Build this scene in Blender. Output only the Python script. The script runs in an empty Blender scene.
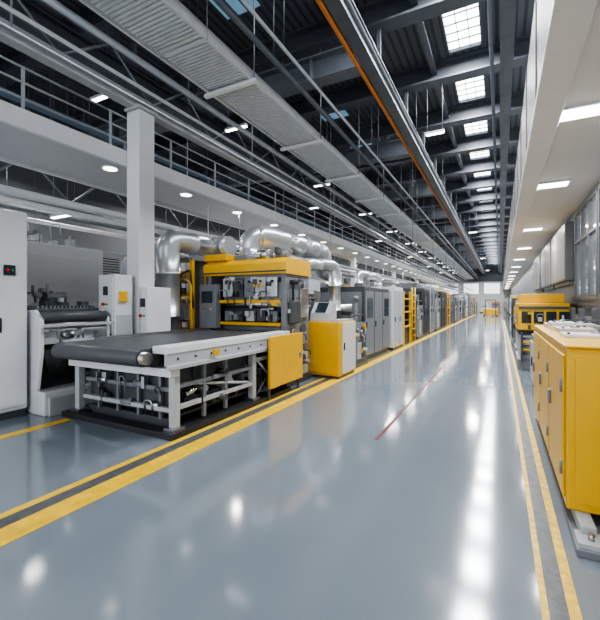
import bpy, math, random
from mathutils import Vector
random.seed(4)
S = bpy.context.scene
COL = S.collection

# ---------------------------------------------------------------- materials
def M(name, col, rough=.5, metal=0., emit=0., var=.08, scale=5., bump=0.):
    m = bpy.data.materials.new(name); m.use_nodes = True
    nt = m.node_tree; b = nt.nodes['Principled BSDF']
    b.inputs['Roughness'].default_value = rough
    b.inputs['Metallic'].default_value = metal
    tc = nt.nodes.new('ShaderNodeTexCoord')
    n = nt.nodes.new('ShaderNodeTexNoise'); n.inputs['Scale'].default_value = scale
    n.inputs['Detail'].default_value = 4
    nt.links.new(tc.outputs['Object'], n.inputs['Vector'])
    r = nt.nodes.new('ShaderNodeValToRGB')
    r.color_ramp.elements[0].position = .3; r.color_ramp.elements[1].position = .7
    r.color_ramp.elements[0].color = tuple(c*(1-var) for c in col)+(1,)
    r.color_ramp.elements[1].color = tuple(min(1, c*(1+var)) for c in col)+(1,)
    nt.links.new(n.outputs['Fac'], r.inputs['Fac'])
    nt.links.new(r.outputs['Color'], b.inputs['Base Color'])
    if emit > 0:
        nt.links.new(r.outputs['Color'], b.inputs['Emission Color'])
        b.inputs['Emission Strength'].default_value = emit
    return m

def stripes(name, c1, c2, axis, scale, rough=.5, metal=0.):
    m = bpy.data.materials.new(name); m.use_nodes = True
    nt = m.node_tree; b = nt.nodes['Principled BSDF']
    b.inputs['Roughness'].default_value = rough; b.inputs['Metallic'].default_value = metal
    tc = nt.nodes.new('ShaderNodeTexCoord')
    w = nt.nodes.new('ShaderNodeTexWave'); w.bands_direction = axis
    w.inputs['Scale'].default_value = scale; w.inputs['Distortion'].default_value = 0
    nt.links.new(tc.outputs['Object'], w.inputs['Vector'])
    r = nt.nodes.new('ShaderNodeValToRGB')
    r.color_ramp.elements[0].position = .15; r.color_ramp.elements[1].position = .4
    r.color_ramp.elements[0].color = c1+(1,); r.color_ramp.elements[1].color = c2+(1,)
    nt.links.new(w.outputs['Color'], r.inputs['Fac'])
    nt.links.new(r.outputs['Color'], b.inputs['Base Color'])
    return m

YEL = M('yellow_paint', (.74, .405, .006), .35, var=.05)
YELD = M('yellow_line_paint', (.76, .47, .012), .4, var=.18, scale=9)
YELW = M('worn_yellow_line_paint', (.68, .43, .03), .4, var=.35, scale=12)
ORG = M('orange_paint', (.50, .17, .04), .45)
WHT = M('white_enamel', (.68, .69, .70), .35, var=.03)
LGR = M('light_grey_enamel', (.42, .435, .45), .4, var=.05)
GRY = M('grey_enamel', (.17, .18, .195), .45, var=.08)
DGR = M('dark_grey_enamel', (.055, .06, .066), .45, var=.1)
BLK = M('black_rubber', (.014, .015, .017), .5, var=.2)
BELT = M('belt_rubber', (.062, .066, .074), .4, var=.12, scale=3)
STEEL = M('brushed_steel', (.50, .51, .52), .3, 1., var=.06)
DUCT = M('galvanised_duct', (.60, .62, .64), .32, .8, var=.04, scale=1.5)
ROLL = M('chrome_roller', (.6, .6, .6), .18, 1.)
RED = M('red_plastic', (.5, .02, .02), .4)
GRN = M('green_plastic', (.02, .3, .08), .4)
BLU = M('blue_grey_paint', (.08, .13, .18), .45)
ROOFB = M('roof_steel', (.066, .074, .088), .5, var=.12)
ROOFL = M('roof_steel_light', (.14, .155, .175), .5, var=.1)
ROOFM = stripes('roof_sheet', (.035, .040, .048), (.088, .098, .113), 'X', 1.6, .6)
TRAYM = M('tray_zinc', (.62, .64, .66), .4, .3, var=.06)
RAILM = M('rail_grey', (.36, .385, .41), .4, .2)
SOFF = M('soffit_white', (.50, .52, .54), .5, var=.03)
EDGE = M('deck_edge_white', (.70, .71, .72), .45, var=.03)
BEIG = M('panel_cream', (.72, .705, .68), .5, var=.02)
CREAM = M('cream_enamel', (.64, .61, .54), .4, var=.03)
FASC = M('fascia_taupe', (.13, .122, .115), .5, var=.06)
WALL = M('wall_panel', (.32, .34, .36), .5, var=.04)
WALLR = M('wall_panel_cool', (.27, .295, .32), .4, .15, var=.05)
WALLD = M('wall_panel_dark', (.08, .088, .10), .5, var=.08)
LAMP = M('lamp_diffuser', (1, .98, .94), .5, emit=9., var=0.)
DOWN = M('downlight_diffuser', (1, .98, .94), .5, emit=5., var=0.)
SKY = M('skylight_pane', (.86, .94, 1.), .5, emit=9., var=0.)
SKYD = M('skylight_tinted_pane', (.16, .30, .42), .4, emit=.6, var=.1)
SCREEN = M('screen_glass', (.02, .03, .04), .12)
GLASS = M('wall_window_glass', (.34, .39, .43), .06, .4, emit=.12, var=.25, scale=1.5)
FARGLOW = M('far_glow_pane', (.90, .95, 1.), .4, emit=1.6, var=.05)  # emissive material for the added panes that brighten the far end
DKLINE = M('worn_dark_line', (.075, .08, .085), .45, var=.35, scale=14)
REDL = M('dark_red_line_paint', (.14, .028, .03), .4, var=.5, scale=3)

FLOORM = bpy.data.materials.new('epoxy_floor'); FLOORM.use_nodes = True
nt = FLOORM.node_tree; b = nt.nodes['Principled BSDF']
tc = nt.nodes.new('ShaderNodeTexCoord')
n = nt.nodes.new('ShaderNodeTexNoise'); n.inputs['Scale'].default_value = .45; n.inputs['Detail'].default_value = 5
nt.links.new(tc.outputs['Object'], n.inputs['Vector'])
r = nt.nodes.new('ShaderNodeValToRGB')
r.color_ramp.elements[0].position = .3; r.color_ramp.elements[1].position = .75
r.color_ramp.elements[0].color = (.145, .174, .202, 1); r.color_ramp.elements[1].color = (.190, .220, .248, 1)
nt.links.new(n.outputs['Fac'], r.inputs['Fac']); nt.links.new(r.outputs['Color'], b.inputs['Base Color'])
n2 = nt.nodes.new('ShaderNodeTexNoise'); n2.inputs['Scale'].default_value = 1.3; n2.inputs['Detail'].default_value = 6
nt.links.new(tc.outputs['Object'], n2.inputs['Vector'])
mr = nt.nodes.new('ShaderNodeMapRange'); mr.inputs['To Min'].default_value = .07; mr.inputs['To Max'].default_value = .14
nt.links.new(n2.outputs['Fac'], mr.inputs['Value']); nt.links.new(mr.outputs['Result'], b.inputs['Roughness'])
b.inputs['IOR'].default_value = 1.7

# ---------------------------------------------------------------- geometry
class G:
    def __init__(s): s.v = []; s.f = []; s.m = []; s.sm = []
    def add(s, vs, fs, m=0, smooth=False):
        o = len(s.v); s.v += [tuple(v) for v in vs]
        for f in fs:
            s.f.append(tuple(i+o for i in f)); s.m.append(m); s.sm.append(smooth)
        return s
    def box(s, x0, x1, y0, y1, z0, z1, m=0):
        vs = [(x0,y0,z0),(x1,y0,z0),(x1,y1,z0),(x0,y1,z0),(x0,y0,z1),(x1,y0,z1),(x1,y1,z1),(x0,y1,z1)]
        return s.add(vs, [(0,3,2,1),(4,5,6,7),(0,1,5,4),(1,2,6,5),(2,3,7,6),(3,0,4,7)], m)
    def prism(s, prof, axis, a0, a1, m=0, smooth=False):
        def pt(p, q, a):
            return {'x': (a,p,q), 'y': (p,a,q), 'z': (p,q,a)}[axis]
        k = len(prof)
        vs = [pt(p,q,a0) for p,q in prof]+[pt(p,q,a1) for p,q in prof]
        s.add(vs, [tuple(range(k))[::-1], tuple(range(k,2*k))], m)
        s.add(vs, [(i,(i+1)%k,(i+1)%k+k,i+k) for i in range(k)], m, smooth)
        return s
    def tube(s, pts, rad, m=0, n=12, rads=None, cap=True):
        pts = [Vector(p) for p in pts]; k = len(pts)
        t0 = (pts[1]-pts[0]).normalized()
        up = Vector((0,0,1)) if abs(t0.z) < .9 else Vector((1,0,0))
        u = t0.cross(up).normalized(); vs = []
        for i, p in enumerate(pts):
            a = pts[max(i-1,0)]; c = pts[min(i+1,k-1)]; t = (c-a).normalized()
            u = (u - t*u.dot(t)).normalized(); w = t.cross(u)
            R = rads[i] if rads else rad
            for j in range(n):
                an = 2*math.pi*j/n
                vs.append(p + (u*math.cos(an)+w*math.sin(an))*R)
        fs = [(i*n+j, i*n+(j+1)%n, (i+1)*n+(j+1)%n, (i+1)*n+j) for i in range(k-1) for j in range(n)]
        o = len(s.v)
        s.add(vs, fs, m, True)
        if cap:
            s.f.append(tuple(o+j for j in range(n))[::-1]); s.m.append(m); s.sm.append(False)
            s.f.append(tuple(o+(k-1)*n+j for j in range(n))); s.m.append(m); s.sm.append(False)
        return s
    def cyl(s, p0, p1, r, m=0, n=16, r2=None):
        return s.tube([p0,p1], r, m, n, [r, r if r2 is None else r2])
    def bar(s, p0, p1, w, m=0):
        return s.tube([p0,p1], w*.7071, m, 4)
    def ibeam(s, axis, c, zt, zb, a0, a1, w=.2, t=.03, m=0):
        h = w/2
        for (o0,o1,b0,b1) in ((-h,h,zt-t,zt),(-h,h,zb,zb+t),(-t/2,t/2,zb+t,zt-t)):
            if axis == 'y': s.box(c+o0,c+o1,a0,a1,b0,b1,m)
            else: s.box(a0,a1,c+o0,c+o1,b0,b1,m)
        return s

def fillet(pts, r, steps=8):
    pts = [Vector(p) for p in pts]; out = [pts[0]]
    for i in range(1, len(pts)-1):
        a = (pts[i-1]-pts[i]).normalized(); c = (pts[i+1]-pts[i]).normalized()
        p0 = pts[i]+a*r; p2 = pts[i]+c*r
        for k in range(steps+1):
            t = k/steps
            out.append(p0*(1-t)**2 + pts[i]*2*t*(1-t) + p2*t*t)
    out.append(pts[-1]); return out

def duct(g, pts, r, bend=.4, step=.8, m=0, n=32, rib=.014):
    """smooth round duct; collars on straight runs and at each end of an elbow"""
    P0 = fillet(pts, bend, 12); P = []; R = []
    col = ((-.020, 0), (-.016, rib), (.016, rib), (.020, 0))
    for i in range(len(P0)-1):
        a, c = P0[i], P0[i+1]; L = (c-a).length; d = (c-a).normalized()
        P.append(a); R.append(r)
        if L > .12:
            k = max(1, int(round(L/step)))
            for j in range(k):
                q = a + d*(L*(j+.5)/k)
                for e, rr in col: P.append(q+d*e); R.append(r+rr)
    P.append(P0[-1]); R.append(r)
    g.tube(P, r, m, n, R); return g

def _mesh(name, g, mats, bev):
    xs = [v[0] for v in g.v]; ys = [v[1] for v in g.v]; zs = [v[2] for v in g.v]
    c = Vector(((min(xs)+max(xs))/2, (min(ys)+max(ys))/2, min(zs)))
    me = bpy.data.meshes.new(name)
    me.from_pydata([(v[0]-c.x, v[1]-c.y, v[2]-c.z) for v in g.v], [], g.f)
    if not isinstance(mats, (list, tuple)): mats = [mats]
    for m in mats: me.materials.append(m)
    me.polygons.foreach_set('material_index', g.m); me.polygons.foreach_set('use_smooth', g.sm)
    me.update()
    o = bpy.data.objects.new(name, me); COL.objects.link(o); o.location = c
    if bev > 0:
        md = o.modifiers.new('bevel', 'BEVEL'); md.width = bev; md.segments = 2
        md.limit_method = 'ANGLE'; md.angle_limit = math.radians(50)
    return o

def part(T, name, g, mats, bev=0., label=None):
    o = _mesh(name, g, mats, bev)
    w = o.location.copy(); pw = Vector(T['_w'])
    o.parent = T; o.location = w - pw; o['_w'] = tuple(w)
    if label: o['label'] = label
    return o
def thing(name, label, cat, loc, group=None):
    o = bpy.data.objects.new(name, None); COL.objects.link(o); o.location = loc
    o.empty_display_size = .2
    o['label'] = label; o['category'] = cat; o['_w'] = tuple(loc)
    if group: o['group'] = group
    return o
def solo(name, g, mats, label, cat, bev=0., group=None):
    o = _mesh(name, g, mats, bev); o['label'] = label; o['category'] = cat
    o['_w'] = tuple(o.location)
    if group: o['group'] = group
    return o
def struct(name, g, mats, bev=0.):
    o = _mesh(name, g, mats, bev); o['kind'] = 'structure'; return o
def dup(T, d, label=None):
    c = T.copy(); COL.objects.link(c); c.location = T.location + Vector(d)
    if label: c['label'] = label
    def rec(src, dst):
        for ch in src.children:
            k = ch.copy(); COL.objects.link(k); k.parent = dst; rec(ch, k)
    rec(T, c); return c
def area(loc, sx, sy, power, col=(1, .97, .92), rot=(0,0,0)):
    l = bpy.data.lights.new('area_light', 'AREA'); l.shape = 'RECTANGLE'
    l.size = sx; l.size_y = sy; l.energy = power; l.color = col
    o = bpy.data.objects.new('area_light', l); COL.objects.link(o); o.location = loc; o.rotation_euler = rot
    return o

YF = 72.
RZ = 8.2
BT = RZ-.62
XF = -5.95
ZS = 4.06
ZD = 4.24
# ---------------------------------------------------------------- structure
struct('floor', G().box(-13.2, 6, -5, YF, -.12, 0), FLOORM)
struct('ceiling', G().box(-13.2, 6, -5, YF, RZ, RZ+.15), ROOFM)
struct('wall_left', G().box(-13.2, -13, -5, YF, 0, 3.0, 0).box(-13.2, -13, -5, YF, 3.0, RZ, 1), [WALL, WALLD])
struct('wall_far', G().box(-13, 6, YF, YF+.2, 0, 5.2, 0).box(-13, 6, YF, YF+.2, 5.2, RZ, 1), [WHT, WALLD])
struct('wall_right', G().box(1.6, 1.75, -5, YF, 0, 3.8), WALLR)
struct('ceiling.001', G().box(.45, 6, -5, YF, 3.8, 3.9), BEIG)
g = G().box(.40, .45, -5, YF, 3.8, 5.5)
for k in range(40): g.box(.385, .40, -4+k*1.9, -3.98+k*1.9, 3.8, 5.5)
struct('trim_1', g, FASC)
struct('trim_2', G().box(.34, .62, -5, YF, 3.72, 3.8), BEIG, .01)
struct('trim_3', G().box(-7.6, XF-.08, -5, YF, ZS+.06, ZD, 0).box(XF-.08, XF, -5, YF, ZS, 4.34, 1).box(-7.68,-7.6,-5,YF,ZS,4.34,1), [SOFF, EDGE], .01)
for i, z in enumerate((.9, 1.55)): struct('trim_%d' % (4+i), G().box(1.56, 1.6, -4, YF, z, z+.06), GRY)

k = 1
y = 9.0 - 2.8*2
while y < YF-3:
    g = G().box(-1.16, -.42, y, y+1.6, RZ-.03, RZ-.005, 0)
    for t in range(1, 3): g.box(-1.16+.247*t-.01, -1.16+.247*t+.01, y, y+1.6, RZ-.06, RZ-.03, 1)
    for t in range(1, 5): g.box(-1.16, -.42, y+1.6*t/5-.01, y+1.6*t/5+.01, RZ-.06, RZ-.03, 1)
    for (a,b_,c,d) in ((-1.21,-1.16,y-.05,y+1.65),(-.42,-.37,y-.05,y+1.65),(-1.16,-.42,y-.05,y),(-1.16,-.42,y+1.6,y+1.65)):
        g.box(a,b_,c,d,RZ-.12,RZ,1)
    struct('window_%d' % k, g, [SKY, ROOFB]); k += 1
    if y < 34:
        g = G().box(-5.6, -4.7, y, y+.9, RZ-.03, RZ-.005, 0)
        for t in range(1, 3): g.box(-5.6+.3*t-.012, -5.6+.3*t+.012, y, y+.9, RZ-.06, RZ-.03, 1)
        struct('window_%d' % k, g, [SKYD, ROOFB]); k += 1
    y += 2.8
for j in range(4):
    y0 = 1.2 + j*2.45
    g = G().box(1.585, 1.6, y0+.08, y0+2.3, 1.75, 3.6, 0)
    for (a,b_,c,d) in ((y0,y0+.08,1.67,3.7),(y0+2.3,y0+2.38,1.67,3.7),(y0+.08,y0+2.3,1.67,1.75),(y0+.08,y0+2.3,3.6,3.7),(y0+.75,y0+.80,1.75,3.6),(y0+1.52,y0+1.57,1.75,3.6),(y0+.08,y0+2.3,2.95,3.0)):
        g.box(1.54, 1.6, a, b_, c, d, 1)
    struct('window_%d' % k, g, [GLASS, GRY]); k += 1
for j in range(4):  # made-up glowing panes on the far wall, added to brighten the aisle end
    x0 = -12 + j*3.2
    g = G().box(x0, x0+2.4, YF-.03, YF, 3.2, 4.9, 0)
    for t in range(5): g.box(x0-.03+t*.6, x0+.03+t*.6, YF-.06, YF, 3.1, 5.0, 1)
    struct('window_%d' % k, g, [FARGLOW, LGR]); k += 1

# ---------------------------------------------------------------- floor markings
def mark(x0, x1, y0, y1, mat, label, z=.004):
    solo('floor_marking', G().box(x0, x1, y0, y1, .0, z), mat, label, 'floor marking')
mark(-3.13, -2.90, -1, 60, YELD, 'wide yellow painted aisle line on grey epoxy floor')
mark(-3.27, -3.13, -1, 60, DKLINE, 'dark worn strip between two yellow aisle lines', .003)
mark(-3.35, -3.27, -1, 60, YELD, 'thin yellow painted line beside dark strip')
mark(-5.33, -5.19, -1, 3.2, YELD, 'short yellow painted line leading to conveyor base')
mark(.19, .225, -1, 40, YELW, 'thin worn yellow line along aisle edge')
mark(.225, .315, -1, 40, DKLINE, 'dark channel strip between yellow lines beside cabinets', .003)
mark(.315, .37, -1, 40, YELW, 'worn yellow line next to yellow cabinets')
mark(-1.30, -1.26, 4.4, 10., REDL, 'thin dark red line on the aisle floor')

# ---------------------------------------------------------------- roof steel
Ts = solo('roof_beam', G().ibeam('x', -2.85, RZ, BT+.1, -13, 5.4, .40, .05), ROOFB, 'broad dark steel I-beam crossing under the roof', 'beam', group='roof cross beams')
for j in range(1, 27): dup(Ts, (0, 2.8*j, 0))
Ts = thing('cross_girder', 'deep dark grey steel girder crossing below the roof', 'girder', (-7.7, 2.75, 6.95), 'deep cross girders')
part(Ts, 'girder', G().ibeam('x', 2.75, 7.45, 6.88, -12.9, -2.5, .40, .04), ROOFL)
for x in (-11.8, -9.2, -6.2, -4.55, -3.0): part(Ts, 'hanger_post', G().box(x-.05,x+.05,2.70,2.80,7.45,BT+.1), ROOFB)
for x in (-11, -8.5, -6.0, -4.0): part(Ts, 'stiffener_plate', G().box(x-.01,x+.01,2.56,2.73,6.92,7.41), ROOFL)
for j in range(1, 12): dup(Ts, (0, 5.6*j, 0))
for x in (-10, -7, -3.2, -1.6, 0.1):
    solo('roof_purlin', G().ibeam('y', x, RZ-.1, RZ-.30, -4, YF, .14, .02), ROOFB, 'dark steel purlin under the roof sheet', 'beam', group='roof purlins')
for x, lab in ((-2.38, 'dark longitudinal girder beside orange pipe'), (.12, 'dark longitudinal girder near taupe fascia'), (-7.4, 'dark longitudinal girder above mezzanine')):
    T = thing('roof_girder', lab, 'beam', (x, 30, 6.5))
    part(T, 'girder', G().ibeam('y', x, 6.86, 6.44, -4, YF, .24, .035), ROOFB)
    g = G(); yy = -2.85
    while yy < YF: g.box(x-.04, x+.04, yy-.04, yy+.04, 6.86, BT+.1); yy += 2.8
    part(T, 'hanger_post', g, ROOFB)['kind'] = 'stuff'
for x, z0, z1 in ((-9.8, 4.1, 5.1), (-6.85, 5.9, 6.8)):
    T = thing('lattice_girder', 'grey steel lattice girder with diagonal webs', 'girder', (x, 20, z0), 'lattice girders')
    part(T, 'lower_chord', G().box(x-.05, x+.05, -4, YF, z0, z0+.1), ROOFL)
    part(T, 'upper_chord', G().box(x-.05, x+.05, -4, YF, z1-.1, z1), ROOFL)
    g = G(); yy = -4
    while yy < 45:
        g.bar((x, yy, z0+.05), (x, yy+1.0, z1-.05), .04); g.bar((x, yy+1.0, z1-.05), (x, yy+2.0, z0+.05), .04)
        yy += 2.0
    part(T, 'web', g, ROOFL)['kind'] = 'stuff'
    g = G(); yy = -2.85
    while yy < YF: g.box(x-.04, x+.04, yy-.04, yy+.04, z1, 6.88 if round((yy-2.75)/2.8) % 2 == 0 else BT+.1); yy += 2.8
    part(T, 'hanger_post', g, ROOFB)['kind'] = 'stuff'

def hangers(g, x, z, y0, y1, step=5.6, m=0, top=BT+.1, r=.009):
    yy = -.05
    while yy < y1:
        if yy > y0: g.cyl((x, yy, z), (x, yy, top), r, m, 6)
        yy += step
def run(name, x, z, r_, mt, lab, cat='pipe', y0=-4, y1=YF):
    T = thing(name, lab, cat, (x, (y0+y1)/2, z))
    part(T, 'pipe_run', G().cyl((x, y0, z), (x, y1, z), r_, 0, 12), mt)
    g = G(); hangers(g, x, z, y0, y1); part(T, 'hanger', g, ROOFB)['kind'] = 'stuff'
run('orange_pipe', -2.66, 6.62, .05, ORG, 'long orange pipe hanging below the roof beams')
for x, z, r_, mt, lab in ((-3.4, 5.72, .05, ROOFB, 'dark conduit beside cable tray'), (-3.2, 5.85, .03, RAILM, 'thin grey conduit beside cable tray'),
                    (-5.08, 5.45, .05, RAILM, 'grey pipe beside cable tray'), (-5.32, 5.2, .03, LGR, 'light grey pipe above railing'), (-2.1, 6.3, .03, ROOFL, 'thin grey conduit under the girder'),
                    (-8.35, 5.6, .08, BLU, 'blue-grey pipe over the mezzanine'),
                    (-8.9, 3.9, .09, LGR, 'light grey pipe behind the soffit'), (-8.55, 4.6, .05, RAILM, 'grey pipe behind the walkway'), (-10.55, 3.7, .06, WHT, 'white pipe behind the soffit'), (-11.9, 4.3, .12, ROOFL, 'grey pipe near outer wall'),
                    (-.15, 6.6, .04, ROOFL, 'grey conduit near the fascia girder')):
    run('conduit_pipe', x, z, r_, mt, lab)

# ---------------------------------------------------------------- cable tray sections
TX = -4.33
T = thing('cable_tray', 'wide galvanised finely ribbed cable tray hung from roof', 'cable tray', (TX, -2.5, 5.5), 'cable tray sections')
g = G().box(TX-.45, TX+.45, -4, -1.22, 5.56, 5.58)
yy = -3.97
while yy < -1.25: g.box(TX-.43, TX+.43, yy, yy+.035, 5.535, 5.56); yy += .07
part(T, 'tray_deck', g, TRAYM)
part(T, 'tray_flange', G().box(TX-.49, TX-.45, -4, -1.22, 5.5, 5.68), TRAYM)
part(T, 'tray_flange', G().box(TX+.45, TX+.49, -4, -1.22, 5.5, 5.68), TRAYM)
part(T, 'support_bracket', G().box(TX-.57, TX+.57, -2.89, -2.81, 5.44, 5.5), WHT)
for s_ in (-.53, .53): part(T, 'hanger_rod', G().cyl((TX+s_,-2.85,5.5),(TX+s_,-2.85,6.88 if 0 else BT+.1),.012,0,6), GRY)
for q in range(5): part(T, 'cable', G().cyl((TX-.3+q*.15, -4, 5.61), (TX-.3+q*.15, -1.2, 5.61), .03, 0, 6), BLK)
for j in range(1, 26): dup(T, (0, 2.8*j, 0))

# ---------------------------------------------------------------- mezzanine railing + beam
T = thing('railing', 'slim grey tubular steel railing on the white mezzanine edge', 'railing', (XF-.2, -2.6, ZD), 'mezzanine railing sections')
for z in (4.55, 4.78, 5.0): part(T, 'rail', G().cyl((XF-.15, -4, z), (XF-.15, -1.2, z), .018, 0, 8), RAILM)
for y in (-3.95, -2.55): part(T, 'post', G().box(XF-.165, XF-.135, y-.02, y+.02, ZD, 5.0), RAILM)
for j in range(1, 26): dup(T, (0, 2.8*j, 0))
T = thing('railing', 'grey tubular railing on far mezzanine edge', 'railing', (-7.5, -2.6, ZD), 'rear mezzanine railing sections')
for z in (4.8, 5.2): part(T, 'rail', G().cyl((-7.5, -4, z), (-7.5, -1.2, z), .02, 0, 8), ROOFL)
part(T, 'post', G().box(-7.52, -7.48, -2.6, -2.55, ZD, 5.2), ROOFL)
for j in range(1, 14): dup(T, (0, 2.8*j, 0))
T = thing('edge_beam', 'light grey steel beam running over the column head', 'beam', (-5.78, 30, 5.07))
part(T, 'beam', G().ibeam('y', -5.78, 5.22, 5.07, -5, YF, .18, .025), LGR)
g = G(); yy = -2.85
while yy < YF: g.cyl((-5.78,yy,5.22),(-5.78,yy,6.88),.015,0,6); yy += 5.6
part(T, 'hanger_rod', g, GRY)['kind'] = 'stuff'
y0 = 4.66
T = thing('column', 'white square steel column in front of the mezzanine edge', 'column', (-5.78, y0+.17, 0))
part(T, 'column_shaft', G().box(-5.945, -5.62, y0, y0+.34, .03, 5.02), WHT, .012)
part(T, 'base_plate', G().box(-5.945, -5.61, y0-.01, y0+.35, 0, .03), GRY)
part(T, 'cap_plate', G().box(-5.945, -5.57, y0-.05, y0+.39, 5.02, 5.07), LGR)
for j in range(6):
    y0 = 11 + j*9
    T = thing('column', 'slim white column under the mezzanine soffit', 'column', (-7.1, y0, 0), 'soffit columns')
    part(T, 'column_shaft', G().box(-7.25,-7.0,y0-.12,y0+.12,.03,ZS+.06), WHT, .01)
    part(T, 'base_plate', G().box(-7.3,-6.95,y0-.17,y0+.17,0,.03), GRY)

# ---------------------------------------------------------------- lamps
def linear_lamp(x, y, z, power, L=.9, label='slim linear pendant lamp hung from the roof', W=.12, top=BT+.1):
    T = thing('pendant_lamp', label, 'lamp', (x, y, z), 'linear pendant lamps')
    h = W/2
    part(T, 'lamp_housing', G().box(x-L/2, x+L/2, y-h, y+h, z, z+.06), LGR)
    part(T, 'lamp_diffuser', G().box(x-L/2+.02, x+L/2-.02, y-h+.015, y+h-.015, z-.02, z), LAMP)
    for s_ in (-1, 1): part(T, 'suspension_rod', G().cyl((x+s_*L*.4, y, z+.06), (x+s_*L*.4, y, top), .008, 0, 6), GRY)
    if power: area((x, y, z-.03), L, W, power)
for j in range(12):
    yy = 2.75 + j*5.6
    linear_lamp(-6.3, yy, 6.3, 0 if yy < 20 else 130, L=.7, top=6.88)
    if j in (1, 4, 7, 10): linear_lamp(-1.6, yy+2.8, 6.3, 0 if yy < 20 else 200, L=.5)
    if j % 2 == 0: linear_lamp(-7.95, yy+2.8, 6.2, 0 if yy < 15 else 150, L=.6)
    if j < 9:
        linear_lamp(-9.45, yy+2.8, 3.7, 0 if j < 1 else 140, L=.7)
    linear_lamp(-11.2, yy+2.8, 5.4, 160, L=.9, W=.5)
LY = [2.3, 5.35, 8.4] + [13.2+4.4*i for i in range(13)]
for y0 in LY:
    T = thing('ceiling_lamp', 'rectangular flush lamp in the low cream ceiling', 'lamp', (.77, y0, 3.8), 'low ceiling lamps')
    part(T, 'lamp_frame', G().box(.5,1.12,y0-.16,y0+.16,3.77,3.8), WHT)
    part(T, 'lamp_diffuser', G().box(.53,1.09,y0-.13,y0+.13,3.755,3.77), LAMP)
    area((.81, y0, 3.74), .56, .26, 38)
for j in range(28):
    y0 = 2.75 + j*1.95
    T = thing('downlight', 'round recessed downlight in the white soffit', 'lamp', (-6.45, y0, ZS+.06), 'soffit downlights')
    part(T, 'trim_ring', G().cyl((-6.45,y0,ZS+.045),(-6.45,y0,ZS+.06),.15,0,20), WHT)
    part(T, 'lamp_diffuser', G().cyl((-6.45,y0,ZS+.035),(-6.45,y0,ZS+.045),.12,0,20), DOWN)
    if y0 > 8: area((-6.45, y0, ZS+.02), .22, .22, 24)
for j in range(23): area((-.79, 9.0-2.8*2+.8+2.8*j, RZ-.13), .68, 1.5, 280, (.94,.97,1.))

def clutter(T, x0, x1, y0, y1, z0, z1, n, mats, smin=.05, smax=.16):
    for i in range(n):
        a, b_, c = (random.uniform(smin, smax) for _ in range(3))
        x = random.uniform(x0, x1-a); y = random.uniform(y0, max(y0, y1-b_)); z = random.uniform(z0, z1-c)
        mt = random.choice(mats); q = i % 4
        if q == 0: part(T, 'junction_box', G().box(x, x+a, y, min(y+b_, y1), z, z+c), mt, .004)
        elif q == 1: part(T, 'small_motor', G().cyl((x, y+.04, z+.05), (x+a*1.5, y+.04, z+.05), .045, 0, 12), mt)
        elif q == 2: part(T, 'bracket', G().prism([(y, z), (y+.03, z), (y+.03, z+c*1.5), (y, z+c*1.5)], 'x', x, x+.03), mt)
        else: part(T, 'hose', G().tube(fillet([(x, y, z), (x, y-.02, z+c*1.4), (x+a*1.6, y-.02, z+c*1.4), (x+a*1.6, y, z)], .04, 4), .012, 0, 6), mt)

# ---------------------------------------------------------------- belt conveyor
T = thing('belt_conveyor', 'grey steel belt conveyor table with wide dark rubber belt', 'conveyor', (-4.4, 4.4, 0))
def stadium(y0, y1, z0, z1, n=12):
    r = (z1-z0)/2; zc = (z0+z1)/2; pr = []
    for i in range(n+1):
        a = math.pi/2 + math.pi*i/n; pr.append((y0+r+r*math.cos(a), zc+r*math.sin(a)))
    for i in range(n+1):
        a = -math.pi/2 + math.pi*i/n; pr.append((y1-r+r*math.cos(a), zc+r*math.sin(a)))
    return pr
part(T, 'belt', G().prism(stadium(3.0, 6.1, .85, 1.06), 'x', -5.32, -3.68, 0, True), BELT)
part(T, 'end_roller', G().cyl((-5.36,3.105,.955),(-3.60,3.105,.955),.075), STEEL)
part(T, 'side_rail', G().box(-3.66, -3.42, 3.22, 6.15, 1.0, 1.085), WHT, .006)
part(T, 'side_rail', G().box(-3.46,-3.43,3.22,6.15,.86,1.0), LGR)
part(T, 'side_rail', G().box(-3.44,-3.38,3.22,6.15,.81,.86), LGR, .005)
part(T, 'side_rail', G().box(-5.40, -5.33, 3.2, 6.15, .88, 1.08), LGR, .006)
for q in range(9): part(T, 'rail_bolt', G().cyl((-3.43,3.4+q*.3,.93),(-3.42,3.4+q*.3,.93),.016,0,8), DGR)
part(T, 'end_roller_bracket', G().prism([(3.05,.90),(3.3,.85),(3.3,1.0),(3.07,1.0)],'x',-3.66,-3.62), DGR)
part(T, 'end_beam', G().box(-5.4, -3.42, 3.28, 3.42, .72, .82), WHT, .008)
for (x, y) in ((-3.54, 3.36), (-5.38, 3.36), (-3.54, 5.0), (-5.38, 5.0)):
    part(T, 'leg', G().box(x, x+.095, y, y+.095, .1, .86), LGR, .006)
    part(T, 'foot_plate', G().box(x-.04, x+.135, y-.04, y+.135, .07, .1), STEEL)
part(T, 'base_skid', G().box(-3.62, -3.36, 3.24, 6.1, 0, .07).box(-5.5,-3.62,3.24,3.42,0,.07).box(-5.5,-5.2,3.42,6.1,0,.07).box(-5.2,-3.62,4.1,4.25,0,.07), BLK, .006)
part(T, 'base_skid', G().box(-5.3,-3.7,3.5,3.62,.0,.14), DGR, .006)
for z, a, m_ in ((.30, .05, LGR), (.56, .05, GRY)):
    part(T, 'lower_rail', G().box(-3.52, -3.46, 3.47, 5.0, z, z+a), m_)
    part(T, 'lower_rail', G().box(-5.34, -5.28, 3.47, 5.0, z, z+a), m_)
part(T, 'cross_rail', G().box(-5.25,-3.55,3.40,3.46,.26,.31), LGR)
part(T, 'cross_rail', G().box(-5.25,-3.55,3.44,3.5,.5,.55), GRY)
part(T, 'cross_rail', G().box(-5.25,-3.55,5.03,5.09,.3,.36), LGR)
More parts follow.
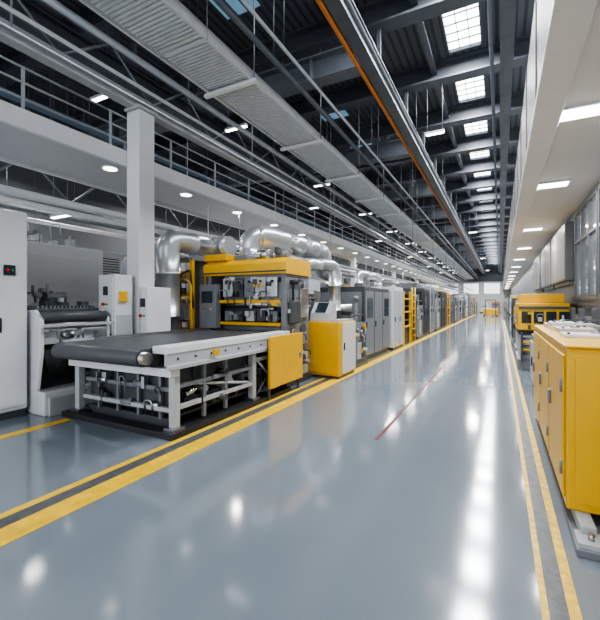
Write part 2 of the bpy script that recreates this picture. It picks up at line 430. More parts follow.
part(T, 'dark_skirt', G().box(-5.26,-3.56,3.52,3.55,.20,.72), DGR)
part(T, 'side_skirt', G().box(-3.60,-3.57,3.55,6.05,.50,.82), DGR)
part(T, 'upper_rail', G().box(-3.54, -3.46, 5.11, 6.1, .66, .72), LGR)
part(T, 'diagonal_brace', G().bar((-3.49, 3.55, .60), (-3.49, 4.95, .36), .03), LGR)
part(T, 'diagonal_brace', G().bar((-3.5,5.15,.7),(-3.5,5.9,.12),.035), LGR)
part(T, 'diagonal_brace', G().bar((-3.5,5.9,.7),(-3.5,5.2,.12),.03), GRY)
for x in (-3.49,):
    for y in (3.9, 4.35, 5.5): part(T, 'frame_post', G().box(x-.02,x+.02,y,y+.05,.1,.82), GRY)
for i in range(9): part(T, 'return_roller', G().cyl((-5.26, 3.75+i*.28, .44), (-3.54, 3.75+i*.28, .44), .045), STEEL if i % 2 else DGR)
part(T, 'drive_motor', G().cyl((-4.6,3.85,.30),(-4.1,3.85,.30),.11), GRY)
part(T, 'gear_box', G().box(-3.85,-3.56,4.2,4.33,.20,.40), GRY, .015)
part(T, 'gear_box', G().box(-3.8,-3.56,5.3,5.48,.2,.40), DGR, .015)
part(T, 'lower_shelf', G().box(-5.2,-3.6,3.6,5.9,.16,.2), DGR)
part(T, 'rear_skirt', G().box(-5.3,-3.6,5.85,5.9,.2,.82), DGR)
part(T, 'cable_duct', G().box(-3.56,-3.53,3.6,6.0,.36,.40), BLK)
part(T, 'pneumatic_cylinder', G().cyl((-3.5,3.6,.45),(-3.5,3.85,.50),.025), ROLL)
part(T, 'sensor_bracket', G().box(-3.40,-3.36,4.0,4.08,.9,.98), YEL)
for x in (-5.0, -4.6, -4.2, -3.8): part(T, 'support_strut', G().box(x-.02,x+.02,3.46,3.5,.14,.72), GRY)
part(T, 'belt_guide', G().box(-5.3,-5.27,3.6,6.1,1.06,1.1), STEEL)
clutter(T, -5.2, -3.7, 3.40, 3.50, .16, .68, 14, [GRY, DGR, STEEL])
clutter(T, -3.58, -3.5, 3.7, 5.9, .12, .75, 18, [GRY, DGR, STEEL, BLK])

T = thing('safety_guard', 'yellow sheet metal guard panel beside the conveyor', 'guard', (-3.3, 5.8, 0))
part(T, 'guard_panel', G().box(-3.34, -3.29, 5.27, 6.42, .2, 1.05), YEL, .012)
for y in (5.3, 6.32): part(T, 'guard_post', G().box(-3.37, -3.34, y, y+.06, .0, 1.0), DGR)
part(T, 'panel_latch', G().box(-3.29, -3.275, 6.28, 6.34, .6, .68), GRY)

# ---------------------------------------------------------------- printing press
def press(x0, x1, y0, y1, h, top, body, label, n=40):
    T = thing('printing_press', label, 'machine', ((x0+x1)/2, (y0+y1)/2, 0), 'press units')
    L = y1-y0
    for xa in (x0, x1-.1):
        f = part(T, 'side_frame', G().box(xa,xa+.1,y0,y1,.1,h-.3), body, .01)
        xo = xa+.1
        if xa > x0+.01:
            for q in range(3):
                zz = .4+q*.62
                part(f, 'bearing_cover', G().cyl((xo, y0+L*.3, zz), (xo+.03, y0+L*.3, zz), .09), STEEL)
                part(f, 'bearing_cover', G().cyl((xo, y0+L*.7, zz+.05), (xo+.03, y0+L*.7, zz+.05), .11), DGR)
            part(f, 'inspection_cover', G().box(xo,xo+.015,y0+L*.5,y1-.08,.15,.62), LGR, .004)
    part(T, 'base', G().box(x0-.05, x1+.05, y0-.05, y1+.05, 0, .1), DGR)
    part(T, 'upper_housing', G().prism([(y0-.04,h-.34),(y1+.02,h-.34),(y1+.02,h-.02),(y0+.1,h-.02),(y0-.04,h-.12)],'x',x0-.08,x1+.03), top, .015)
    part(T, 'housing_rib', G().box(x0-.09,x1+.04,y0-.055,y0-.03,h-.30,h-.27), DGR)
    part(T, 'top_block', G().box(x0-.1, x0+.5, y0+.0, y0+.5, h-.02, h+.12), top, .02)
    part(T, 'top_block', G().box(x0+.62, x0+.95, y0+.1, y0+.5, h-.02, h+.08), GRY, .015)
    part(T, 'top_motor', G().cyl((x0+1.1,y0+.3,h+.09),(x0+1.4,y0+.3,h+.09),.11), STEEL)
    part(T, 'top_motor', G().cyl((x1-.35,y0+.3,h+.06),(x1-.1,y0+.3,h+.06),.08), GRY)
    part(T, 'upper_module', G().box(x0+.44,x1-.1,y0+.02,y0+.3,1.66,h-.34), GRY, .01)
    nm = 5; wd = (x1-x0-.58)/nm
    for q in range(nm):
        xx = x0+.46+q*wd
        part(T, 'front_module', G().box(xx, xx+wd-.03, y0-.06, y0+.02, 1.72, h-.40), [LGR, DGR, GRY, LGR, STEEL][q], .008)
        part(T, 'adjuster_knob', G().cyl((xx+wd*.5,y0-.09,h-.48),(xx+wd*.5,y0-.06,h-.48),.025), BLK)
        part(T, 'front_module', G().box(xx+.02, xx+wd-.06, y0-.03, y0+.05, 1.24, 1.44), [GRY, DGR, LGR, DGR, GRY][q], .006)
    for i, (zz, yy, rr) in enumerate(((.5,.14,.09),(.72,.24,.1),(.92,.12,.08),(1.1,.14,.09),(1.58,.06,.07),(1.46,.2,.09),(1.3,.3,.10))):
        part(T, 'roller', G().cyl((x0+.1, y0+yy, zz), (x1-.1, y0+yy, zz), rr, 0, 18), [STEEL, DGR, ROLL, GRY][i % 4])
    part(T, 'inner_housing', G().box(x0+.12, x1-.12, y0+.4, y1-.1, .1, h-.34), GRY)
    part(T, 'cross_bar', G().box(x0+.1, x1-.1, y0-.08, y0-.02, 1.60, 1.66), YEL)
    part(T, 'cross_bar', G().box(x0+.1, x1-.1, y0-.06, y0+.0, 1.16, 1.22), YEL if top is YEL else GRY)
    part(T, 'cross_bar', G().box(x0+.1, x1-.1, y0-.02, y0+.06, .22, .36), LGR)
    part(T, 'left_cabinet', G().box(x0-.04, x0+.38, y0-.2, y0-.03, 1.08, 1.98), GRY, .01)
    part(T, 'display', G().box(x0+.02, x0+.3, y0-.215, y0-.2, 1.6, 1.84), SCREEN)
    for q in range(3): part(T, 'push_button', G().cyl((x0+.08+q*.09,y0-.2,1.48),(x0+.08+q*.09,y0-.225,1.48),.02), [RED, GRN, YEL][q])
    part(T, 'gear_housing', G().box(x1, x1+.08, y0+.1, y0+.45, 1.2, 1.65), DGR, .02)
    part(T, 'gear_housing', G().box(x1, x1+.06, y0+.5, y0+.85, .75, 1.0), GRY, .02)
    part(T, 'side_pipe', G().tube(fillet([(x1+.06,y0+.2,1.65),(x1+.06,y0+.2,h-.45),(x1+.06,y0+.6,h-.45)],.12),.025,0,8), BLK)
    part(T, 'valve_rack', G().box(x1, x1+.05, y0+.55, y0+.9, 1.3, 1.9), STEEL, .008)
    clutter(T, x0+.42, x1-.12, y0-.12, y0+.0, 1.12, h-.38, n, [GRY, DGR, LGR, STEEL, BLK, YEL], .04, .12)
    clutter(T, x0+.5, x1-.1, y0+.05, y0+.6, h-.02, h+.2, 12, [GRY, DGR, LGR, STEEL])
    clutter(T, x1, x1+.08, y0+.05, y1-.1, .2, h-.4, 14, [GRY, DGR, LGR, STEEL, BLK])
    return T
press(-5.5, -3.6, 6.3, 7.3, 2.5, YEL, GRY, 'large yellow-topped printing press with stacked grey modules', 36)
press(-5.5, -3.9, 7.55, 8.45, 2.15, LGR, GRY, 'second grey printing press unit behind yellow cabinet', 12)
T = thing('service_frame', 'yellow post frame with bent yellow pipe beside the press', 'frame', (-5.9, 6.5, 0))
for (x,y) in ((-6.15,6.1),(-5.75,6.1),(-6.15,6.9),(-5.75,6.9)): part(T, 'post', G().box(x-.04,x+.04,y-.04,y+.04,0,2.5), YEL, .005)
for z in (1.75, 1.0, 2.2): part(T, 'crossbar', G().box(-6.11,-5.79,6.07,6.13,z,z+.08), YEL)
part(T, 'top_frame', G().box(-6.2,-5.7,6.05,6.95,2.5,2.56), GRY)
part(T, 'back_panel', G().box(-6.11,-5.79,6.5,6.53,.1,2.5), GRY)
part(T, 'valve_box', G().box(-6.08,-5.82,5.95,6.06,1.25,1.6), GRY, .01)
part(T, 'hose', G().tube(fillet([(-5.98,6.0,1.6),(-5.98,6.0,2.2),(-5.7,6.0,2.3),(-5.62,6.0,1.5)],.1),.02,0,8), BLK)
part(T, 'yellow_pipe', G().tube(fillet([(-5.66,5.98,0.1),(-5.66,5.98,2.0),(-5.9,5.98,2.15),(-6.1,5.98,1.9)],.12),.025,0,10), YEL)
clutter(T, -6.12, -5.75, 5.96, 6.08, .9, 2.4, 12, [GRY, DGR, YEL, STEEL])

T = thing('exhaust_duct', 'smooth silver exhaust duct rising beside the column', 'duct', (-5.88, 5.6, 0))
part(T, 'duct_pipe', duct(G(), [(-5.92,5.6,.06),(-5.92,5.6,2.88),(-5.92,6.95,2.88),(-5.4,6.95,2.88)], .23, .27), DUCT)
part(T, 'flange', G().cyl((-5.92,5.6,0),(-5.92,5.6,.06),.27,0,20), STEEL)
part(T, 'duct_pipe', duct(G(), [(-6.5,5.75,.0),(-6.5,5.75,2.7),(-6.5,6.6,2.7)], .18, .25), DUCT)
T = thing('exhaust_duct', 'large smooth silver duct bending over the press line', 'duct', (-4.6, 6.5, 2.5))
part(T, 'duct_pipe', duct(G(), [(-4.85,6.95,2.48),(-4.85,6.95,3.06),(-4.6,7.25,3.06),(-4.4,9.8,3.0),(-4.4,9.8,2.5),(-4.4,10.6,2.5),(-4.4,10.6,2.05)], .25, .24), DUCT)
T = thing('exhaust_duct', 'slimmer silver duct dropping to the roller table', 'duct', (-3.75, 8.9, 1.1))
part(T, 'duct_pipe', duct(G(), [(-4.2,8.3,2.15),(-4.2,8.3,2.55),(-3.75,9.1,2.55),(-3.75,9.1,1.10)], .15, .2), DUCT)
T = thing('exhaust_duct', 'thin silver duct bridging two grey machine units', 'duct', (-3.9, 12, 2.1))
part(T, 'duct_pipe', duct(G(), [(-3.9,11.4,2.05),(-3.9,11.4,2.5),(-3.9,13.6,2.5),(-3.9,13.6,2.15)], .13, .12), DUCT)
T = thing('exhaust_duct', 'grey bent pipe above white machine', 'duct', (-7.0, 5.7, 0))
part(T, 'duct_pipe', duct(G(), [(-7.1,5.6,0),(-7.1,5.6,2.55),(-7.1,7.0,2.55)], .14, .25), LGR)
def vhang(g, x, z, y0, y1, top):
    yy = y0+.5
    while yy < y1: g.cyl((x,yy,z),(x,yy,top),.01,0,6); yy += 5.6
for x, y0, z, r_, m_ in ((-6.7, 7.2, 3.2, .06, WHT), (-6.3, 8, 2.9, .08, LGR), (-8.05, 2.25, 3.5, .06, WHT), (-4.96, 11.2, 2.9, .05, LGR), (-3.62, 18.9, 2.8, .08, LGR), (-3.28, 16.1, 3.25, .04, GRY)):
    g = G().cyl((x, y0, z), (x, 60, z), r_, 0, 12)
    vhang(g, x, z, y0, 60, ZS+.06 if -7.6 < x < XF-.08 else BT+.1)
    solo('conduit_pipe', g, m_, 'service pipe above the machine line', 'pipe')

# ---------------------------------------------------------------- yellow machine cabinet with console
T = thing('machine_cabinet', 'yellow steel cabinet with cream side door and console on top', 'cabinet', (-3.3, 7.95, 0))
part(T, 'plinth', G().box(-3.66,-2.98,7.48,8.42,0,.06), DGR)
part(T, 'body', G().box(-3.72,-2.97,7.45,8.45,.06,1.2), YEL, .015)
part(T, 'side_door', G().box(-2.97,-2.95,7.62,8.43,.1,1.17), CREAM, .006)
part(T, 'handle', G().box(-2.95,-2.93,7.68,7.71,.6,.75), BLK)
part(T, 'front_door', G().box(-3.68,-3.01,7.43,7.45,.12,1.15), YEL, .006)
part(T, 'console_box', G().prism([(7.55,1.2),(8.0,1.2),(8.0,1.58),(7.85,1.62),(7.6,1.38)],'x',-3.7,-3.25), LGR, .01)
part(T, 'display', G().prism([(7.60,1.40),(7.62,1.39),(7.82,1.59),(7.80,1.61)],'x',-3.6,-3.35), SCREEN)
part(T, 'top_tray', G().box(-3.2,-2.99,7.5,8.4,1.2,1.24), LGR)

def roller_unit(x0, x1, y0, y1, h, body, label, n=0):
    T = thing('roller_table', label, 'machine', ((x0+x1)/2, (y0+y1)/2, 0))
    part(T, 'base', G().box(x0,x1+.05,y0,y1,0,.12), DGR)
    L = y1-y0
    pf = [(y0,.12),(y1,.12),(y1,h),(y0+L*.35,h),(y0,h*.66)]
    part(T, 'side_plate', G().prism(pf,'x',x1-.1,x1), body, .01)
    part(T, 'side_plate', G().prism(pf,'x',x0,x0+.1), body, .01)
    part(T, 'side_cover', G().box(x1,x1+.03,y0+L*.35,y0+L*.62,.2,h*.55), LGR, .005)
    part(T, 'side_cover', G().box(x1,x1+.03,y0+L*.66,y1-.05,.2,h*.9), DGR, .005)
    for q in range(4): part(T, 'bearing_cover', G().cyl((x1,y0+.25+q*L*.22,h*.62+min(q,2)*.08),(x1+.04,y0+.25+q*L*.22,h*.62+min(q,2)*.08),.07), STEEL)
    nr = int(L/.33)
    for q in range(nr): part(T, 'roller', G().cyl((x0+.1, y0+.2+q*.33, h*.64+min(q,3)*h*.09), (x1-.1, y0+.2+q*.33, h*.64+min(q,3)*h*.09), .09), ROLL)
    part(T, 'guard_bar', G().tube(fillet([(x1-.05,y0+.05,h*.66),(x1-.05,y0+.05,h+.2),(x1-.05,y1-.1,h+.2),(x1-.05,y1-.1,h)],.1),.02,0,8), BLK)
    for q in range(3): part(T, 'upper_post', G().box(x0+.1,x0+.16,y0+.1+q*L*.4,y0+.16+q*L*.4,h*.5,h+.7), body)
    part(T, 'upper_roller', G().cyl((x0+.1,y1-.4,h+.35),(x1-.2,y1-.4,h+.35),.12), STEEL)
    part(T, 'upper_bracket', G().box(x1-.2,x1-.12,y1-.5,y1-.3,h,h+.5), body)
    if n: clutter(T, x1-.02, x1+.08, y0+.1, y1-.1, .3, h, n, [GRY, DGR, LGR, STEEL, YEL])
    return T
roller_unit(-4.9, -3.15, 8.65, 9.8, 1.1, GRY, 'low grey roller table with steel rollers', 10)

T = thing('drying_unit', 'grey drying unit with vented hood behind the press', 'machine', (-5.7, 9.2, 0))
part(T, 'base', G().box(-6.6,-5.55,7.9,10.6,0,.1), DGR)
part(T, 'body', G().box(-6.6,-5.55,7.9,10.6,.1,2.2), LGR, .02)
g = G()
for q in range(12): g.box(-6.5,-5.65,7.885,7.9,1.4+q*.05,1.42+q*.05)
part(T, 'vent_grille', g, DGR)
part(T, 'hood', G().prism([(-6.5,2.2),(-5.6,2.2),(-5.8,2.55),(-6.3,2.55)],'y',8.1,10.2), STEEL, .01)

def unit(x0, x1, y0, y1, h, body, door, label, accent=None, ndoor=2, window=True, top=True, ladder=False, side=1, n=0):
    T = thing('machine_unit', label, 'machine', ((x0+x1)/2, (y0+y1)/2, 0))
    part(T, 'plinth', G().box(x0+.03, x1-.03, y0+.03, y1-.03, 0, .1), DGR)
    part(T, 'body', G().box(x0, x1, y0, y1, .1, h), body, .015)
    xs = x1 if side > 0 else x0
    L = (y1-y0)/ndoor
    for q in range(ndoor):
        a, c = y0+q*L+.04, y0+(q+1)*L-.04
        d = part(T, 'door', G().box(min(xs,xs+.02*side), max(xs,xs+.02*side), a, c, .16, h-.12), door, .005)
        part(d, 'handle', G().box(min(xs+.02*side,xs+.045*side), max(xs+.02*side,xs+.045*side), a+.05, a+.08, h*.45, h*.45+.16), BLK)
        if window and q % 2 == 0:
            part(d, 'door_window', G().box(min(xs+.02*side,xs+.025*side), max(xs+.02*side,xs+.025*side), a+.15, c-.1, h*.58, h*.85), SCREEN)
    part(T, 'end_panel', G().box(x0+.08, x1-.08, y0-.015, y0, .2, h-.15), door, .005)
    g = G()
    for q in range(8): g.box(x0+.2, x1-.2, y0-.022, y0-.015, h*.62+q*.04, h*.62+q*.04+.018)
    part(T, 'vent_grille', g, BLK)
    if accent: part(T, 'accent_rail', G().box(x0-.02, x1+.03, y0-.03, y1+.02, h, h+.06), accent, .005)
    zt = h+.06 if accent else h
    if top:
        part(T, 'roof_unit', G().box(x0+.3, x1-.35, y0+.2, y1-.3, zt, zt+.28), GRY, .02)
        part(T, 'roof_motor', G().cyl((x1-.25,y0+.7,zt+.1),(x1-.25,y0+1.1,zt+.1),.1), STEEL)
        s_ = part(T, 'signal_tower', G().cyl((x1-.2,y0+.3,zt),(x1-.2,y0+.3,zt+.3),.012,0,8), LGR)
        part(s_, 'signal_lamp', G().cyl((x1-.2,y0+.3,zt+.3),(x1-.2,y0+.3,zt+.38),.03), GRN)
        part(s_, 'signal_lamp', G().cyl((x1-.2,y0+.3,zt+.38),(x1-.2,y0+.3,zt+.46),.03), RED)
    if ladder:
        g = G().bar((x1+.06,y0+.15,0),(x1+.06,y0+.15,h+.05),.04).bar((x1+.06,y0+.75,0),(x1+.06,y0+.75,h+.05),.04)
        for q in range(7): g.bar((x1+.06,y0+.15,.25+q*.28),(x1+.06,y0+.75,.25+q*.28),.03)
        part(T, 'ladder', g, YEL)
    if n:
        clutter(T, x0+.1, x1-.1, y0-.08, y0-.02, .4, h-.1, n//2, [GRY, DGR, LGR, STEEL])
        clutter(T, x0+.3, x1-.1, y0+.1, y1-.3, zt, zt+.4, n//2, [GRY, DGR, LGR, STEEL])
    return T
def tower(x0, x1, y0, y1, h, body, label, inner=None):
    T = thing('machine_rack', label, 'machine frame', ((x0+x1)/2, (y0+y1)/2, 0))
    for x in (x0, x1-.08):
        for y in (y0, y1-.08): part(T, 'post', G().box(x,x+.08,y,y+.08,0,h), body)
    for z in (.9, 1.45, h-.1):
        part(T, 'platform', G().box(x0+.08,x1-.08,y0+.02,y1-.02,z,z+.06), DGR)
        part(T, 'rail', G().box(x1-.06,x1-.0,y0+.08,y1-.08,z-.22,z-.16), body)
        part(T, 'rail', G().box(x0+.08,x1-.08,y0,y0+.05,z-.22,z-.16), body)
    part(T, 'drum', G().cyl((x0+.2,y0+.3,1.18),(x1-.2,y0+.3,1.18),.2), STEEL)
    part(T, 'motor', G().cyl((x1-.6,y0+.4,1.65),(x1-.2,y0+.4,1.65),.13), GRY)
    part(T, 'rear_panel', G().box(x0+.08,x0+.12,y0+.08,y1-.08,.1,h-.1), DGR)
    part(T, 'lower_box', G().box(x0+.15,x1-.1,y0+.1,y1-.1,.0,.68), inner or DGR, .01)
    clutter(T, x0+.2, x1-.05, y0+.05, y1-.1, .96, h-.2, 8, [GRY, DGR, LGR, STEEL])
    return T
unit(-5.2, -3.25, 10.0, 12.6, 2.05, DGR, GRY, 'large low dark grey enclosed machine with side doors', ndoor=3, n=10, top=False)
unit(-4.6, -3.15, 12.8, 14.2, 2.15, WHT, LGR, 'pale grey cabinet machine', ndoor=2, window=False, n=6, top=False)
tower(-4.6, -3.15, 14.4, 15.7, 2.05, YEL, 'yellow and black open rack with drum and platforms')
unit(-4.6, -3.25, 15.9, 17.0, 2.2, DGR, BLK, 'black rack cabinet with yellow ladder', ndoor=1, ladder=True, top=False)
roller_unit(-4.6, -3.2, 17.2, 18.6, 1.5, GRY, 'grey roller frame between black cabinets')
unit(-4.6, -3.2, 18.8, 20.5, 2.3, DGR, BLK, 'black control cabinets with handles', ndoor=2, top=True)
rowc = [(LGR, GRY, None, 2.5), (GRY, DGR, None, 1.9), (DGR, BLK, YEL, 2.3), (LGR, WHT, None, 2.7), (BLU, DGR, None, 1.8), (DGR, GRY, None, 2.5), (GRY, GRY, None, 2.1)]
yy = 20.8; q = 0
while yy < 68:
    b_, d_, a_, h_ = rowc[q % 7]; L = 1.4 + (q*37 % 5)*.3
    if q % 4 == 1: roller_unit(-4.7, -3.2, yy, yy+L, 1.5+(q%2)*.4, b_, 'open roller frame machine in the production row')
    elif q % 4 == 3: tower(-4.7, -3.2, yy, yy+L, 2.3+(q%3)*.15, [YEL, LGR, GRY][q % 3], 'open machine rack with platforms and drum')
    else: unit(-4.7+(q%3)*.15, -3.2-(q%2)*.12, yy, yy+L, min(h_, 2.5), b_, d_, 'tall machine cabinet in the production row', a_, 2, q % 2 == 0, False)
    yy += L+.4; q += 1
yy = 8.0; q = 0
while yy < 50:
    b_, d_, a_, h_ = rowc[(q*2+3) % 7]; L = 2.4
    unit(-9.4, -7.7, yy, yy+L, min(h_+.2, 2.9), b_, d_, 'machine cabinet behind the press line', a_, 2, q % 2 == 0, False)
    yy += L+1.2; q += 1
yy = 1.0; q = 0
while yy < 30:
    unit(-12.6, -11.2, yy, yy+2.2, 2.3+.2*(q % 3), [WHT, LGR][q % 2], LGR, 'white machine cabinet along the outer wall', None, 2, False)
    yy += 2.9; q += 1
for q, x in enumerate((-2.9, -1.2, .5)):
    unit(x, x+1.3, 68.5, 70, 1.5+.4*(q % 2), [LGR, YEL, WHT][q], [WHT, GRY, WHT][q], 'machine cabinet closing the end of the aisle', None, 2, False, False)

# ---------------------------------------------------------------- left white machines
T = thing('electrical_cabinet', 'tall white electrical cabinet with emergency stop panel', 'cabinet', (-6.5, 2.4, 0))
part(T, 'plinth', G().box(-7.2,-6.0,1.5,3.03,0,.1), DGR)
part(T, 'body', G().box(-7.2,-5.98,1.5,3.05,.1,2.88), WHT, .02)
part(T, 'door', G().box(-5.98,-5.96,1.56,2.62,.16,2.8), WHT, .006)
d2 = part(T, 'door', G().box(-5.98,-5.96,2.65,3.02,.16,2.8), WHT, .006)
part(d2, 'switch_panel', G().box(-5.96,-5.945,2.74,2.88,1.98,2.12), SCREEN)
part(d2, 'emergency_button', G().cyl((-5.945,2.78,2.05),(-5.92,2.78,2.05),.022), RED)
part(d2, 'indicator_button', G().cyl((-5.945,2.84,2.05),(-5.925,2.84,2.05),.016), GRN)
part(d2, 'handle', G().box(-5.96,-5.935,2.68,2.71,1.2,1.4), BLK)

T = thing('sheet_feeder', 'wide white feeder machine with ribbed top and dark brush', 'machine', (-6.5, 3.7, 0))
part(T, 'base', G().box(-7.3,-5.66,3.10,4.17,0,.34), WHT, .02)
part(T, 'front_step', G().box(-5.66,-5.6,3.14,3.6,0,.26), LGR, .01)
pf = [(-7.3,.34),(-5.84,.34),(-5.74,.9),(-5.74,1.36),(-5.9,1.5),(-7.3,1.5)]
part(T, 'side_plate', G().prism(pf,'y',3.10,3.14), WHT, .01)
part(T, 'side_plate', G().prism(pf,'y',4.13,4.17), WHT, .01)
part(T, 'top_cover', G().box(-7.2,-5.95,3.14,4.13,1.46,1.52), DGR, .01)
g = G()
for q in range(16): g.box(-6.9,-5.97,3.18+q*.058,3.20+q*.058,1.52,1.56)
part(T, 'ribbed_grille', g, GRY)
part(T, 'front_panel', G().box(-5.84,-5.78,3.14,4.13,1.0,1.22), LGR, .01)
part(T, 'long_roller', G().cyl((-5.80,3.14,1.40),(-5.80,4.13,1.40),.075), DGR)
part(T, 'long_roller', G().cyl((-5.80,3.14,1.27),(-5.80,4.13,1.27),.05), STEEL)
part(T, 'rear_panel', G().box(-6.1,-6.0,3.14,4.13,.34,1.46), DGR)
g = G()
for q in range(95):
    y0 = 3.15+q*.0092; a = random.uniform(-.012,.012)
    g.bar((-5.86, y0, 1.0), (-5.74+a, y0+.10+a, .42+random.uniform(0,.12)), .011)
part(T, 'brush_curtain', g, BLK)['kind'] = 'stuff'
part(T, 'guide_rail', G().box(-5.70,-5.66,3.10,4.17,1.26,1.30), LGR)
part(T, 'motor', G().cyl((-6.3,3.45,1.68),(-6.3,3.75,1.68),.10).box(-6.4,-6.2,3.42,3.78,1.56,1.62), DGR, .008)
clutter(T, -6.6, -5.97, 3.2, 4.05, 1.54, 1.85, 12, [GRY, DGR, STEEL, LGR])
clutter(T, -5.78, -5.7, 3.2, 4.1, 1.02, 1.22, 8, [GRY, DGR, STEEL])

T = thing('machine_enclosure', 'large plain white machine enclosure', 'machine', (-8.2, 4.6, 0))
part(T, 'plinth', G().box(-9,-7.55,3.65,5.25,0,.1), DGR)
part(T, 'body', G().box(-9.4,-7.5,3.2,5.3,.1,2.72), WHT, .025)
part(T, 'access_panel', G().box(-7.5,-7.48,3.75,5.1,.3,2.5), WHT, .008)
part(T, 'handle', G().box(-7.48,-7.45,4.9,4.94,1.4,1.6), BLK)
clutter(T, -8.6, -7.6, 3.8, 5.0, 2.72, 3.1, 8, [GRY, LGR, STEEL], .1, .25)
T = thing('machine_enclosure', 'tall light grey housing with dark vent slots', 'machine', (-9.6, 6.2, 0))
part(T, 'body', G().box(-10.6,-9.5,5.6,7.4,0,3.0), LGR, .025)
g = G()
for q in range(8): g.box(-9.5,-9.485,5.8,7.2,2.3+q*.07,2.33+q*.07)
part(T, 'vent_grille', g, DGR)

def ctrl(x0, x1, y0, y1, h, label, box=False):
    T = thing('control_cabinet', label, 'cabinet', ((x0+x1)/2, (y0+y1)/2, 0))
    part(T, 'plinth', G().box(x0+.02,x1-.02,y0+.02,y1-.02,0,.08), DGR)
    part(T, 'body', G().box(x0,x1,y0,y1,.08,h), WHT, .012)
    d = part(T, 'door', G().box(x0+.03,x1-.03,y0-.015,y0,.15,h-.05), WHT, .005)
    xm = (x0+x1)/2
    part(d, 'display', G().box(xm-.06,xm+.06,y0-.022,y0-.015,h-.35,h-.2), SCREEN)
    part(d, 'emergency_button', G().cyl((xm-.04,y0-.015,h-.5),(xm-.04,y0-.05,h-.5),.028), RED)
    part(d, 'push_button', G().cyl((xm+.04,y0-.015,h-.5),(xm+.04,y0-.035,h-.5),.018), GRN)
    part(d, 'handle', G().box(x1-.07,x1-.05,y0-.04,y0-.015,h*.45,h*.45+.15), BLK)
    if box:
        part(T, 'switch_box', G().box(x1,x1+.04,y0+.08,y0+.22,1.62,1.8), YEL, .006)
        part(T, 'side_panel', G().box(x1,x1+.01,y0+.03,y1-.03,.2,1.4), LGR)
    return T
ctrl(-6.1, -5.68, 4.22, 4.57, 2.08, 'white control cabinet with buttons and small display', True)
ctrl(-5.60, -5.42, 4.66, 5.2, 1.88, 'narrow white control cabinet by the conveyor')

# ---------------------------------------------------------------- right-hand machines
T = thing('tool_cabinet', 'long golden yellow steel cabinet with latched doors on grey base', 'cabinet', (.85, 4.7, 0))
part(T, 'base_frame', G().box(.43,1.32,2.95,6.12,0,.05), GRY, .006)
part(T, 'base_rail', G().box(.47,.56,3.1,6.08,.05,.13), LGR, .005)
part(T, 'base_rail', G().box(1.18,1.27,3.1,6.08,.05,.13), LGR, .005)
part(T, 'foot', G().box(.44,.60,2.97,3.14,.05,.08), LGR)
part(T, 'anchor_bolt', G().cyl((.52,3.04,.08),(.52,3.04,.12),.018), STEEL)
part(T, 'body', G().box(.42,1.3,3.30,6.1,.13,1.28), YEL, .015)
for q in range(3):
    a = 3.36+q*.91
    d = part(T, 'door', G().box(.405,.42,a,a+.87,.19,1.22), YEL, .006)
    part(d, 'latch', G().box(.385,.405,a+.72,a+.8,.7,.82), GRY, .004)
    for z in (.35, .95): part(d, 'hinge', G().cyl((.40,a+.02,z),(.40,a+.02,z+.1),.012,0,8), GRY)
part(T, 'end_panel', G().box(.47,1.25,3.285,3.30,.19,1.22), YEL, .006)
part(T, 'top_lid', G().box(.41,1.32,3.28,6.12,1.28,1.30), YEL, .008)
for i, (x, y, a, b_, c, m_) in enumerate(((.5,4.0,.5,.35,.03,WHT),(.52,4.5,.3,.4,.05,LGR),(.86,4.45,.3,.5,.07,GRY),(.5,5.0,.22,.3,.09,WHT),(.78,5.05,.4,.3,.04,STEEL),(.5,5.5,.5,.35,.05,LGR),(1.0,3.6,.2,.25,.04,GRY))):
    T = thing('metal_part', ['flat pale metal block on the yellow cabinet top','small grey fitting plate on the yellow cabinet top'][i%2], 'machine part', (x+a/2, y+b_/2, 1.30), 'fittings on the cabinet top')
    part(T, 'block', G().box(x,x+a,y,y+b_,1.30,1.30+c), m_, .006)
    part(T, 'boss', G().cyl((x+a*.5,y+b_*.5,1.30+c),(x+a*.5,y+b_*.5,1.32+c),.04), STEEL)
    part(T, 'bolt', G().cyl((x+.03,y+.03,1.30+c),(x+.03,y+.03,1.315+c),.012,0,8), DGR)

def ymach(x0, x1, y0, y1, h, label):
    T = thing('packing_machine', label, 'machine', ((x0+x1)/2,(y0+y1)/2,0))
    part(T, 'base', G().box(x0,x1,y0,y1,0,.25), GRY, .01)
    part(T, 'lower_body', G().box(x0+.05,x1-.03,y0+.05,y1,.25,.85), LGR, .01)
    part(T, 'upper_body', G().box(x0,x1,y0,y1,.95,h-.22), YEL, .02)
    part(T, 'top_box', G().box(x0+.05,x1-.08,y0+.15,y1-.15,h-.22,h), YEL, .015)
    part(T, 'belt_slot', G().box(x0+.02,x1,y0+.02,y1-.02,.85,.95), BLK)
    for q in range(4): part(T, 'front_window', G().box(x0+.08+q*.25,x0+.28+q*.25,y0-.01,y0,1.12,h-.42), SCREEN)
    part(T, 'top_rail', G().box(x0+.02,x1-.02,y0-.04,y0,h-.36,h-.3), DGR)
    part(T, 'side_window', G().box(x0-.01,x0,y0+.2,y1-.2,1.1,h-.5), SCREEN)
    for q in range(5): part(T, 'rack_roller', G().cyl((x0+.1,y0-.1,.4+q*.09),(x1-.1,y0-.1,.4+q*.09),.025), [STEEL, YEL][q % 2])
    for a in (x0+.06, x1-.1): part(T, 'rack_post', G().box(a,a+.04,y0-.15,y0+.05,.2,.9), DGR)
    clutter(T, x0+.1, x1-.1, y0-.1, y0-.02, .9, h-.4, 10, [GRY, DGR, YEL, STEEL], .04, .12)
    return T
ymach(.38, 1.42, 10.6, 12.4, 1.82, 'boxy yellow packing machine with dark windows')
ymach(.42, 1.42, 13.2, 14.8, 1.7, 'smaller yellow packing machine with roller rack')
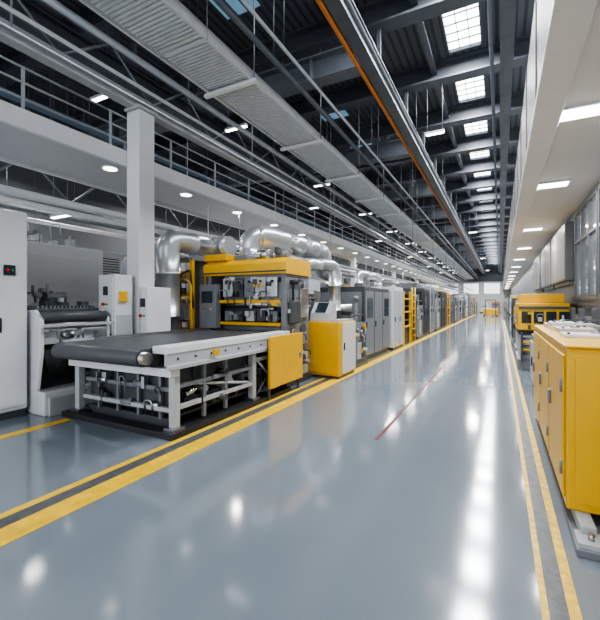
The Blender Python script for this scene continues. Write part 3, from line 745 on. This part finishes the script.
unit(.55, 1.45, 7.4, 8.8, 1.0, GRY, LGR, 'low grey cabinet by the wall', None, 2, False, False, side=-1, n=16)
yy = 16; q = 0
while yy < 66:
    b_, d_, a_, h_ = rowc[(q+1) % 7]
    unit(.5, 1.45, yy, yy+2, min(h_-.5, 2.0), b_, d_, 'machine cabinet along the low ceiling wall', a_, 2, q%2==0, False, side=-1)
    yy += 3.1; q += 1
for q, (y0, y1, x0) in enumerate(((11.3, 14.2, 1.42), (14.4, 17.3, 1.42), (18.2, 21.0, 1.42))):
    T = thing('wall_panel_cabinet', 'pale grey wall cabinet with two flush door panels', 'cabinet', ((x0+1.6)/2, (y0+y1)/2, 2.1), 'wall panel cabinets')
    part(T, 'housing', G().box(x0,1.59,y0,y1,2.15,3.6), GRY, .015)
    ym = (y0+y1)/2
    for a, c in ((y0+.05, ym-.03), (ym+.03, y1-.05)): part(T, 'door', G().box(x0-.012,x0,a,c,2.2,3.55), LGR, .004)
    part(T, 'mount_rail', G().box(1.5,1.6,y0+.1,y1-.1,2.05,2.15), GRY)
T = thing('wall_conduit', 'grey wall-mounted cable channel with junction boxes', 'conduit', (1.52, 6, 1.2))
part(T, 'channel', G().box(1.48,1.56,2,11,1.22,1.34), LGR, .005)
for y in (6.6, 8.0, 9.3, 10.4): part(T, 'junction_box', G().box(1.42,1.5,y,y+.3,1.12,1.5), GRY, .01)
T = thing('pallet_truck', 'distant yellow pallet truck at the aisle end', 'vehicle', (-.9, 52, 0))
part(T, 'chassis', G().box(-1.8,-.2,51.4,53,.15,.9), YEL, .03)
part(T, 'mast', G().box(-1.6,-1.5,51.3,51.4,.1,2.0).box(-.5,-.4,51.3,51.4,.1,2.0).box(-1.5,-.5,51.3,51.4,1.9,2.0), DGR)
for x in (-1.4, -.75): part(T, 'fork', G().box(x,x+.15,50.4,51.4,.05,.12), DGR)
for (x,y) in ((-1.7,51.7),(-.3,51.7),(-1.7,52.8),(-.3,52.8)): part(T, 'wheel', G().cyl((x-.08,y,.18),(x+.08,y,.18),.18), BLK)

# ---------------------------------------------------------------- world, camera
w = bpy.data.worlds.new('world'); S.world = w; w.use_nodes = True
w.node_tree.nodes['Background'].inputs[0].default_value = (.88,.93,1,1)
w.node_tree.nodes['Background'].inputs[1].default_value = 2.9
cam = bpy.data.cameras.new('camera'); co = bpy.data.objects.new('camera', cam); COL.objects.link(co)
cam.sensor_fit = 'HORIZONTAL'; cam.sensor_width = 36; cam.lens = 383/600*36
cam.shift_y = -7/600; cam.clip_end = 300; cam.clip_start = .05
co.location = (0, 0, 1.6); co.rotation_euler = (math.radians(90), 0, math.radians(27.56))
S.camera = co
for o in bpy.data.objects:
    if '_w' in o: del o['_w']
S.view_settings.view_transform = 'AgX'; S.view_settings.look = 'AgX - Medium High Contrast'
S.view_settings.exposure = 0.05
